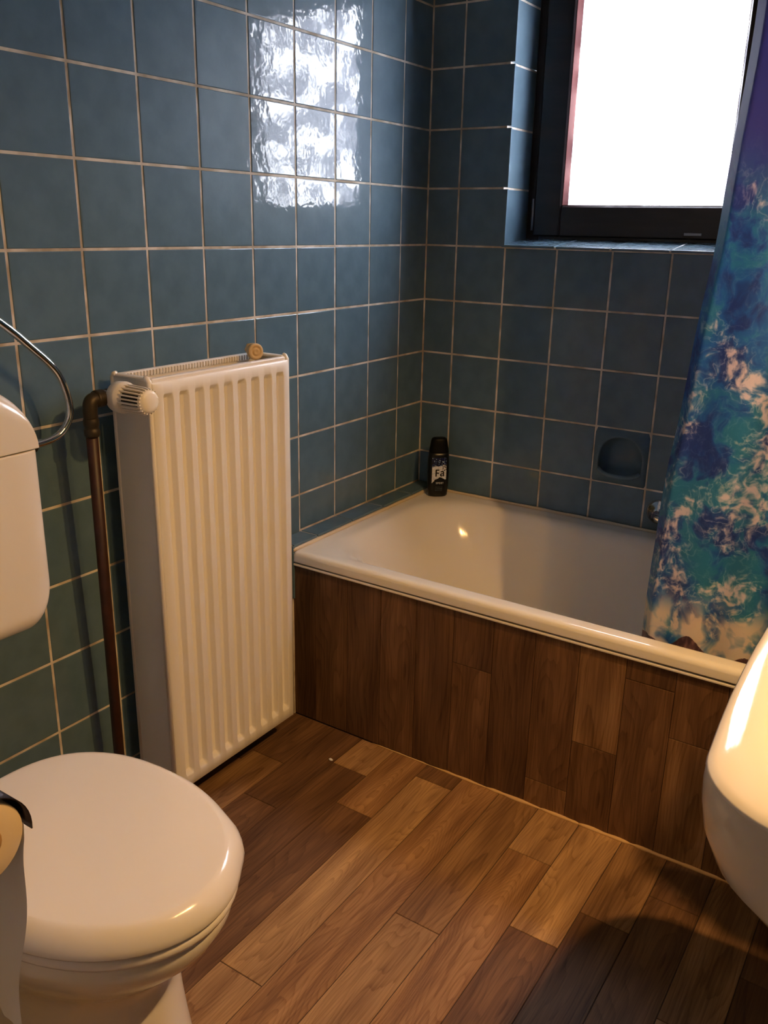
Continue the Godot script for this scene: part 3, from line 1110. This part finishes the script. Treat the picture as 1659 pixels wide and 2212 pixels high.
	for k in 22:
		var a := TAU * k / 22
		var dy := Vector3(0, cos(a), sin(a))
		var side := Vector3(0, -sin(a), cos(a))
		var inner := v + Vector3(0.008, 0, 0)
		var q := []
		for e in [[0.030, 0.0190], [0.084, 0.0185], [0.084, 0.0228], [0.076, 0.0245], [0.030, 0.0258]]:
			q.append(inner + Vector3(e[0], 0, 0) + dy * e[1])
		var mm := inner + Vector3(0.05, 0, 0) + dy * 0.019
		flat(st)
		var pos_side := []
		var neg_side := []
		for p in q:
			pos_side.append(p + side * 0.0013)
			neg_side.append(p - side * 0.0013)
		face(st, pos_side, mm)
		face(st, neg_side, mm)
		for i in q.size():
			var j := (i + 1) % q.size()
			face(st, [pos_side[i], pos_side[j], neg_side[j], neg_side[i]], mm)
	var ribs := part("grip_ribs", st, M.trv, valve)
	ribs.set_meta("kind", "stuff")
	st = begin()
	lathe(st, v + Vector3(0.0435, 0, 0), Vector3.RIGHT, [[0.0, 0.0212], [0.041, 0.0206]], 30)
	part("slot_core", st, M.dark, valve)

	# riser pipe
	var p := thing("heating_pipe", "brown painted heating pipe rising from the floor to the radiator valve", "pipe", Vector3(0.085, FLOOR, 1.280))
	st = begin()
	tube(st, [Vector3(-0.038, 0, -0.026), Vector3(-0.019, 0.45, -0.013), Vector3(-0.001, 0.89, 0)], 0.0105, 16)
	part("riser", st, M.copper_paint, p)
	st = begin()
	lathe(st, Vector3(0, 0.865, 0), Vector3.UP, [[0.0, 0.0125], [0.004, 0.0140], [0.012, 0.0140], [0.014, 0.0125], [0.018, 0.0125], [0.020, 0.0138], [0.030, 0.0138], [0.033, 0.0125], [0.042, 0.0125]], 18)
	tube(st, curve([Vector3(0, 0.898, 0), Vector3(0, 0.914, 0), Vector3(0, 0.927, -0.004), Vector3(0, 0.930, -0.017), Vector3(0, 0.930, -0.040)], 6), 0.0130, 16)
	lathe(st, Vector3(0, 0.930, -0.012), Vector3.FORWARD, [[0.0, 0.0145], [0.003, 0.0158], [0.006, 0.0145], [0.009, 0.0158], [0.012, 0.0145], [0.015, 0.0158], [0.018, 0.0145], [0.024, 0.0135]], 18)
	var el := part("elbow", st, M.brass, p)
	el.set_meta("label", "tarnished metal elbow fitting")
	st = begin()
	lathe(st, Vector3(-0.038, 0, -0.026), Vector3.UP, [[0.0, 0.022], [0.004, 0.022], [0.006, 0.0125]], 20)
	part("floor_collar", st, M.paint, p)

# ---------------------------------------------------------------- toilet
func toilet() -> void:
	var zc := 1.626
	var t := thing("toilet", "white toilet with closed lid below the wall cistern", "toilet", Vector3(0.44, FLOOR, zc))
	var o := -t.position
	var sh := func(r: PackedVector3Array) -> PackedVector3Array:
		var q := PackedVector3Array()
		for v in r:
			q.append(v + o)
		return q
	# lid with rounded shoulder and a lifting lip near the front
	var lip := func(r: PackedVector3Array, k: float) -> PackedVector3Array:
		var q := PackedVector3Array()
		for v in r:
			var d := Vector2(v.x - 0.44, v.z - zc)
			var a := atan2(d.y, d.x)
			var b := exp(-pow((a + 0.64) / 0.17, 4.0)) * 0.0055 * k
			q.append(v + Vector3(d.x, 0, d.y).normalized() * b + o)
		return q
	var st := begin()
	var rings := []
	for q in [[-0.799, 0.0045, 0.6], [-0.8005, 0.001, 0.9], [-0.798, 0.0, 1.0], [-0.790, 0.001, 1.0], [-0.780, 0.0045, 0.9], [-0.772, 0.010, 0.7], [-0.767, 0.017, 0.4], [-0.7655, 0.0205, 0.3], [-0.7650, 0.0235, 0.2]]:
		rings.append(lip.call(egg(0.219, 0.44, 0.683, zc, 0.180, q[0], q[1]), q[2]))
	var plateau := [rings[-1]]
	for q in [[-0.7646, 0.03], [-0.7641, 0.05], [-0.7632, 0.11]]:
		plateau.append(lip.call(egg(0.219, 0.44, 0.683, zc, 0.180, q[0], q[1]), 0.0))
	loft(st, rings, true, true, false)
	soft = 1
	loft(st, plateau, true, false, true)
	soft = 0
	part("lid", st, M.seat_plastic, t)
	# seat ring below it
	st = begin()
	rings = []
	for q in [[-0.822, 0.006], [-0.821, 0.002], [-0.816, 0.0], [-0.808, 0.001], [-0.805, 0.006]]:
		rings.append(sh.call(egg(0.215, 0.44, 0.679, zc, 0.176, q[0], q[1])))
	loft(st, rings, true, true, true)
	part("seat", st, M.seat_plastic, t)
	for s in [-1, 1]:
		st = begin()
		tube(st, [Vector3(0.224, -0.803, zc + s * 0.060 - 0.022) + o, Vector3(0.224, -0.803, zc + s * 0.060 + 0.022) + o], 0.009, 14)
		part("hinge", st, M.seat_plastic, t)
	# bowl and foot in one shell
	st = begin()
	rings = []
	for q in [[-0.8235, 0.20, 0.664, 0.166], [-0.830, 0.195, 0.669, 0.170], [-0.850, 0.195, 0.667, 0.169], [-0.880, 0.19, 0.650, 0.160], [-0.915, 0.18, 0.618, 0.146], [-0.945, 0.165, 0.586, 0.133], [-0.965, 0.155, 0.572, 0.126], [-0.985, 0.15, 0.568, 0.124], [-1.015, 0.135, 0.572, 0.124], [-1.05, 0.12, 0.577, 0.125], [-1.09, 0.105, 0.584, 0.127], [-1.13, 0.095, 0.592, 0.130], [-1.165, 0.09, 0.600, 0.133], [-1.176, 0.09, 0.602, 0.134], [-1.18, 0.09, 0.600, 0.133]]:
		rings.append(sh.call(egg(q[1], lerpf(q[1], q[2], 0.52), q[2], zc, q[3], q[0], 0.0, 2.8)))
	loft(st, rings, false, true, true)
	part("bowl", st, M.ceramic, t)
	# flush pipe from the cistern
	st = begin()
	tube(st, curve([Vector3(0.075, -0.609, zc) + o, Vector3(0.075, -0.75, zc) + o, Vector3(0.078, -0.88, zc) + o, Vector3(0.105, -0.93, zc) + o, Vector3(0.17, -0.94, zc) + o], 6), 0.024, 16)
	part("flush_pipe", st, M.seat_plastic, t)

	# cistern
	var c := thing("toilet_cistern", "white plastic wall cistern above the toilet", "cistern", Vector3(0.0, -0.605, zc))
	var co := -c.position
	var z0 := 1.434
	var z1 := 1.818
	var body := begin()
	rings = []
	# sections across z; each a rounded outline in (x, y)
	var outline := func(z: float, top: float, bottom: float, depth: float, rt: float, rb: float) -> PackedVector3Array:
		var r := PackedVector3Array()
		r.append(Vector3(0.002, bottom, z) + co)
		for i in 9:
			var a := -PI / 2 + PI / 2 * i / 8
			r.append(Vector3(depth - rb + rb * cos(a), bottom + rb + rb * sin(a), z) + co)
		for i in 9:
			var a := PI / 2 * i / 8
			r.append(Vector3(depth - rt + rt * cos(a), top - rt + rt * sin(a), z) + co)
		r.append(Vector3(0.002, top, z) + co)
		return r
	var prof := []
	for k in 13:
		var a := PI / 2 * k / 12
		prof.append([0.045 * (1 - sin(a)), 1 - cos(a)])
	for side in 2:
		for k in prof.size():
			var i: int = k if side == 0 else prof.size() - 1 - k
			var e: float = 0.045 * (1.0 - cos(PI / 2 * i / 12.0))
			var inset: float = 1.0 - sin(PI / 2 * i / 12.0)
			var z := z0 + e if side == 0 else z1 - e
			rings.append(outline.call(z, -0.2985, -0.607 + 0.055 * inset, 0.150 - 0.012 * inset, 0.003, 0.040))
	loft(body, rings, false, true, true)
	part("tank", body, M.cistern_plastic, c)
	var cover := begin()
	rings = []
	for side in 2:
		for k in 15:
			var i := k if side == 0 else 14 - k
			var a := PI / 2 * i / 14.0
			var e := 0.085 * (1.0 - cos(a))
			var z := z0 - 0.001 + e if side == 0 else z1 + 0.001 - e
			var y: float = lerpf(-0.292, -0.192, pow(sin(a), 0.9))
			rings.append(outline.call(z, y, -0.2965, 0.152 - 0.004 * cos(a), minf(0.040, 0.45 * (y + 0.2965)), 0.002))
	loft(cover, rings, false, true, true)
	part("cover", cover, M.cistern_plastic, c)

	# chrome supply pipe
	var s := thing("supply_pipe", "curved chrome water pipe running down to the cistern side", "pipe", Vector3(0.08, 0.10, 1.62))
	var so := -s.position
	st = begin()
	tube(st, curve([Vector3(0.004, 0.02, 1.60) + so, Vector3(0.05, 0.01, 1.585) + so, Vector3(0.078, -0.03, 1.53) + so, Vector3(0.08, -0.105, 1.431) + so, Vector3(0.08, -0.144, 1.386) + so, Vector3(0.08, -0.191, 1.339) + so, Vector3(0.08, -0.235, 1.321) + so, Vector3(0.08, -0.272, 1.320) + so, Vector3(0.08, -0.298, 1.340) + so, Vector3(0.08, -0.308, 1.372) + so, Vector3(0.08, -0.310, 1.425) + so], 8), 0.0064, 14)
	part("tube", st, M.chrome, s)
	st = begin()
	lathe(st, Vector3(0.08, -0.3095, 1.391) + so, Vector3.BACK, [[0.0, 0.008], [0.002, 0.0115], [0.016, 0.0115], [0.018, 0.014], [0.030, 0.014]], 6)
	part("union_nut", st, M.brass, s)
	st = begin()
	lathe(st, Vector3(0.0, 0.02, 1.60) + so, Vector3.RIGHT, [[0.0, 0.024], [0.005, 0.022], [0.010, 0.012], [0.02, 0.009]], 20)
	part("wall_rosette", st, M.chrome, s)

func roll() -> void:
	var c := Vector3(0.612 - 0.1, -0.556, 1.868)
	var r := 0.0465
	var t := thing("toilet_roll", "white toilet roll on wall holder with a torn sheet hanging down", "toilet paper", c)
	var st := begin()
	# wound paper with its hollow core
	lathe(st, Vector3.ZERO, Vector3.RIGHT, [[0.0, 0.021], [0.0, r - 0.001], [0.001, r], [0.099, r], [0.1, r - 0.001], [0.1, 0.021]], 48)
	part("wound_paper", st, M.roll_paper, t)
	st = begin()
	lathe(st, Vector3(-0.002, 0, 0), Vector3.RIGHT, [[0.0, 0.0205], [0.104, 0.0205]], 24)
	part("core", st, M.cardboard, t)
	# hanging sheet, thin but with two sides, torn at an angle
	st = begin()
	smooth(st)
	var nu := 12
	var nv := 26
	var pos := func(i: int, j: int, off: float) -> Vector3:
		var x := 0.1 * i / nu
		var tear := -0.262 + 0.03 * (1.0 - float(i) / nu) + 0.004 * sin(i * 2.1)
		var y: float = lerpf(0.0, tear, float(j) / nv)
		var wav := 0.0025 * sin(y * 34.0 + x * 20.0) * clampf(-y / 0.06, 0, 1)
		return Vector3(x + 0.002 * sin(y * 40.0) * (1.0 if i == nu else 0.0), y, -r - 0.0006 - off + wav + 0.15 * clampf(-y - 0.02, 0, 1))
	var layers := []
	for off in [0.0, 0.0005]:
		for i in nu:
			for j in nv:
				var a: Vector3 = pos.call(i, j, off)
				var b: Vector3 = pos.call(i + 1, j, off)
				var d: Vector3 = pos.call(i + 1, j + 1, off)
				var e: Vector3 = pos.call(i, j + 1, off)
				if off > 0:
					tri(st, a, b, d); tri(st, a, d, e)
				else:
					tri(st, a, d, b); tri(st, a, e, d)
	part("hanging_sheet", st, M.paper, t)
	# holder: back plate on the partition, bracket, bar through the core and the curved cover flap
	var h := thing("toilet_roll_holder", "metal toilet roll holder with curved cover flap on the partition", "roll holder", c)
	st = begin()
	cbox(st, Vector3(0.0, 0.045, 0.047), Vector3(0.1, 0.085, 0.053), 0.002)
	part("back_plate", st, M.holder, h)
	st = begin()
	var flap_pts := []
	for i in 15:
		var a := deg_to_rad(80.0 - 122.0 * i / 14.0) + PI / 2 + deg_to_rad(20)
		flap_pts.append(Vector2(cos(a), sin(a)))
	var rings := []
	for i in 16:
		var a := deg_to_rad(62.0 + 126.0 * i / 15.0)
		var rr := r + 0.006
		var ring := PackedVector3Array()
		for q in [[-0.004, 0.0], [0.106, 0.0], [0.106, 0.0012], [-0.004, 0.0012]]:
			ring.append(Vector3(q[0], sin(a) * (rr + q[1]), cos(a) * (rr + q[1])))
		rings.append(ring)
	loft(st, rings, true, true, true)
	part("cover_flap", st, M.holder, h)
	st = begin()
	tube(st, [Vector3(-0.012, 0.05, 0.043), Vector3(-0.012, 0.03, 0.02), Vector3(-0.012, 0.0, 0.0), Vector3(0.098, 0.0, 0.0)], 0.004, 10)
	part("bar", st, M.holder, h)

# ---------------------------------------------------------------- basin side of the room
func basin() -> void:
	var t := thing("washbasin", "white ceramic washbasin on the wall, brightly lit from above", "washbasin", Vector3(RIGHT, -0.33, 1.344))
	var o := -t.position
	var top := -0.33
	var z0 := 0.976
	var z1 := 1.712
	var xf := 1.232
	var ring := func(off: float, y: float, rad: float, back := 0.0) -> PackedVector3Array:
		var r := subdivided(rrect(xf + off, RIGHT - back, z0 + off, z1 - off, y + 0.010, rad, 12), 12)
		var q := PackedVector3Array()
		for v in r:
			var bow := 0.030 * pow((v.z - 1.43) / 0.40, 2.0) * clampf((RIGHT - v.x) / 0.4, 0.0, 1.0)
			q.append(v + Vector3(bow, 0, 0) + o)
		return q
	var rings := []
	var lower := []
	for q in [[0.17, -0.515, 0.06], [0.12, -0.510, 0.09], [0.07, -0.492, 0.10], [0.032, -0.460, 0.10], [0.012, -0.425, 0.09], [0.004, -0.395, 0.08], [0.001, -0.370, 0.075], [0.0005, -0.352, 0.072], [0.0012, -0.3425, 0.070], [0.0015, -0.3415, 0.070]]:
		lower.append(ring.call(q[0], q[1], q[2]))
	for q in [[0.0015, -0.3415, 0.070], [0.0008, -0.3402, 0.070], [0.0022, -0.3378, 0.070], [0.008, -0.3344, 0.069], [0.018, -0.3318, 0.068], [0.030, top, 0.068]]:
		rings.append(ring.call(q[0], q[1], q[2]))
	for q in [[0.045, -0.332, 0.10, 0.13], [0.055, -0.343, 0.12, 0.14], [0.068, -0.38, 0.13, 0.15], [0.09, -0.42, 0.12, 0.165], [0.13, -0.452, 0.08, 0.19], [0.18, -0.464, 0.04, 0.22]]:
		rings.append(ring.call(q[0], q[1], q[2], q[3]))
	var st := begin()
	soft = 1
	loft(st, lower, false, true, false)
	soft = 0
	loft(st, rings, false, false, true)
	part("bowl", st, M.ceramic, t)
	st = begin()
	tube(st, curve([Vector3(1.46, -0.49, 1.344) + o, Vector3(1.46, -0.62, 1.344) + o, Vector3(1.48, -0.68, 1.344) + o, Vector3(1.54, -0.68, 1.344) + o, Vector3(1.56, -0.60, 1.344) + o, Vector3(1.62, -0.58, 1.344) + o, Vector3(RIGHT, -0.58, 1.344) + o], 6), 0.016, 14)
	part("trap", st, M.chrome, t)
	st = begin()
	lathe(st, Vector3(1.665, -0.332, 1.344) + o, Vector3.UP, [[0.0, 0.026], [0.006, 0.026], [0.01, 0.021], [0.07, 0.020], [0.09, 0.022], [0.1, 0.016]], 24)
	tube(st, curve([Vector3(1.66, -0.28, 1.344) + o, Vector3(1.61, -0.262, 1.344) + o, Vector3(1.55, -0.265, 1.344) + o, Vector3(1.535, -0.285, 1.344) + o], 6), 0.011, 14)
	part("tap", st, M.chrome, t)

const LAMP := Vector3(1.60, 0.64, 1.30)

func wall_lamp() -> void:
	var t := thing("wall_lamp", "chrome wall lamp with three warm spots above the washbasin", "lamp", Vector3(RIGHT, 0.72, LAMP.z))
	var o := -t.position
	var st := begin()
	cbox(st, Vector3(RIGHT - 0.025, 0.69, LAMP.z - 0.23) + o, Vector3(RIGHT, 0.75, LAMP.z + 0.23) + o, 0.003)
	part("back_bar", st, M.chrome, t)
	var glow := mat(Color(1, 1, 1), 0.4)
	glow.emission_enabled = true
	glow.emission = lin(1.0, 0.62, 0.28)
	glow.emission_energy_multiplier = 3.0
	var aim := Vector3(-0.36, -1, 0).normalized()
	for k in 3:
		var mouth := Vector3(LAMP.x, LAMP.y, LAMP.z + 0.18 * (k - 1)) + o
		st = begin()
		tube(st, [Vector3(RIGHT - 0.02, 0.72, mouth.z - o.z) + o, mouth + Vector3(0.030, 0.082, 0)], 0.007, 10)
		var arm := part("arm", st, M.chrome, t)
		# open reflector cup round the bulb, wall thickness included
		st = begin()
		lathe(st, mouth, aim, [[-0.085, 0.014], [-0.078, 0.022], [-0.055, 0.028], [0.006, 0.034], [0.006, 0.032], [-0.053, 0.026], [-0.074, 0.019]], 24)
		part("shade", st, M.chrome, arm)
		st = begin()
		lathe(st, mouth, aim, [[-0.040, 0.008], [-0.030, 0.014], [-0.012, 0.016], [-0.006, 0.014], [-0.004, 0.006]], 16)
		part("bulb", st, glow, arm)
		var l := SpotLight3D.new()
		l.name = "wall_lamp_light"
		add_child(l, true)
		l.position = mouth - o + aim * 0.008
		l.look_at(l.position + aim, Vector3.BACK)
		l.light_color = lin(1.0, 0.56, 0.20)
		l.light_energy = lamp_energy * [1.95, 0.7, 0.35][k]      # the spots are dimmed differently
		l.light_size = 0.012
		l.spot_range = 6.0
		l.spot_attenuation = 2.0
		l.spot_angle = 66.0
		l.spot_angle_attenuation = 1.0
		l.shadow_enabled = true

# shelf on the right wall between lamp and bath; its shadow falls on the floor beside the panel
func wall_shelf() -> void:
	var t := thing("wall_shelf", "pale wall shelf hanging between washbasin lamp and bath", "shelf", Vector3(RIGHT, 0.08, 0.86))
	var o := -t.position
	var y0 := 0.08
	var y1 := 0.105
	var plan := [Vector2(RIGHT, 1.035), Vector2(1.472, 1.035), Vector2(1.415, 1.004), Vector2(1.415, 0.70), Vector2(RIGHT, 0.70)]
	var st := begin()
	flat(st)
	var mid := Vector3(1.6, 0.09, 0.86) + o
	var lo := []
	var hi := []
	for q in plan:
		lo.append(Vector3(q.x, y0, q.y) + o)
		hi.append(Vector3(q.x, y1, q.y) + o)
	face(st, lo, mid)
	face(st, hi, mid)
	for i in 5:
		var j := (i + 1) % 5
		face(st, [lo[i], lo[j], hi[j], hi[i]], mid)
	part("board", st, M.paint, t)
	for z in [0.76, 0.97]:
		st = begin()
		cbox(st, Vector3(RIGHT - 0.012, y0 - 0.10, z - 0.01) + o, Vector3(RIGHT, y0, z + 0.01) + o, 0.002)
		tube(st, [Vector3(RIGHT - 0.006, y0 - 0.09, z) + o, Vector3(RIGHT - 0.11, y0 - 0.004, z) + o], 0.005, 8)
		part("bracket", st, M.chrome, t)

func crumb() -> void:
	var st := begin()
	var n := noise(77, 60.0)
	var rings := []
	for k in 6:
		var a := PI * (k + 0.5) / 6
		var ring := PackedVector3Array()
		for i in 10:
			var b := TAU * i / 10
			var d := Vector3(sin(a) * cos(b) * 0.0062, -cos(a) * 0.0028, sin(a) * sin(b) * 0.004)
			ring.append(d * (1.0 + 0.3 * n.get_noise_3dv(d)))
		rings.append(ring)
	loft(st, rings, true, true, true)
	var o := part("paper_crumb", st, M.paper)
	o.position = Vector3(0.259, FLOOR + 0.0026, 0.806)
	tag(o, "tiny white paper scrap lying on the wooden floor", "scrap")

var lamp_energy := 2.2

func _ready() -> void:
	rng.seed = 20
	# camera fitted to the tile joints of both walls
	var cam := Camera3D.new()
	cam.name = "camera"
	add_child(cam)
	cam.position = Vector3(1.3458, 0.0512, 2.2613)
	cam.rotation_order = EULER_ORDER_YXZ
	cam.rotation = Vector3(-0.3178, 0.5773, 0.0198)
	cam.fov = 60.874
	cam.near = 0.02
	cam.current = true
	# even overcast sky outside the window
	var sky := ProceduralSkyMaterial.new()
	sky.sky_top_color = lin(0.58, 0.60, 0.65)
	sky.sky_horizon_color = lin(0.73, 0.76, 0.81)
	sky.sky_curve = 0.35
	sky.ground_bottom_color = lin(0.22, 0.22, 0.24)
	sky.ground_horizon_color = lin(0.28, 0.28, 0.30)
	sky.sun_angle_max = 1.0
	var env := Environment.new()
	env.background_mode = Environment.BG_SKY
	env.sky = Sky.new()
	env.sky.sky_material = sky
	env.background_energy_multiplier = 74.0
	env.tonemap_mode = Environment.TONE_MAPPER_LINEAR
	env.tonemap_exposure = 1.0
	env.sdfgi_enabled = true
	env.ssao_enabled = true
	env.ssil_enabled = true
	var we := WorldEnvironment.new()
	we.name = "environment"
	we.environment = env
	add_child(we)
	lamp_energy = 0.82

	materials()
	shell()
	window()
	bath()
	radiator()
	toilet()
	basin()
	curtain()
	wall_lamp()
	wall_shelf()
	grab_handle()
	shower_gel()
	roll()
	crumb()
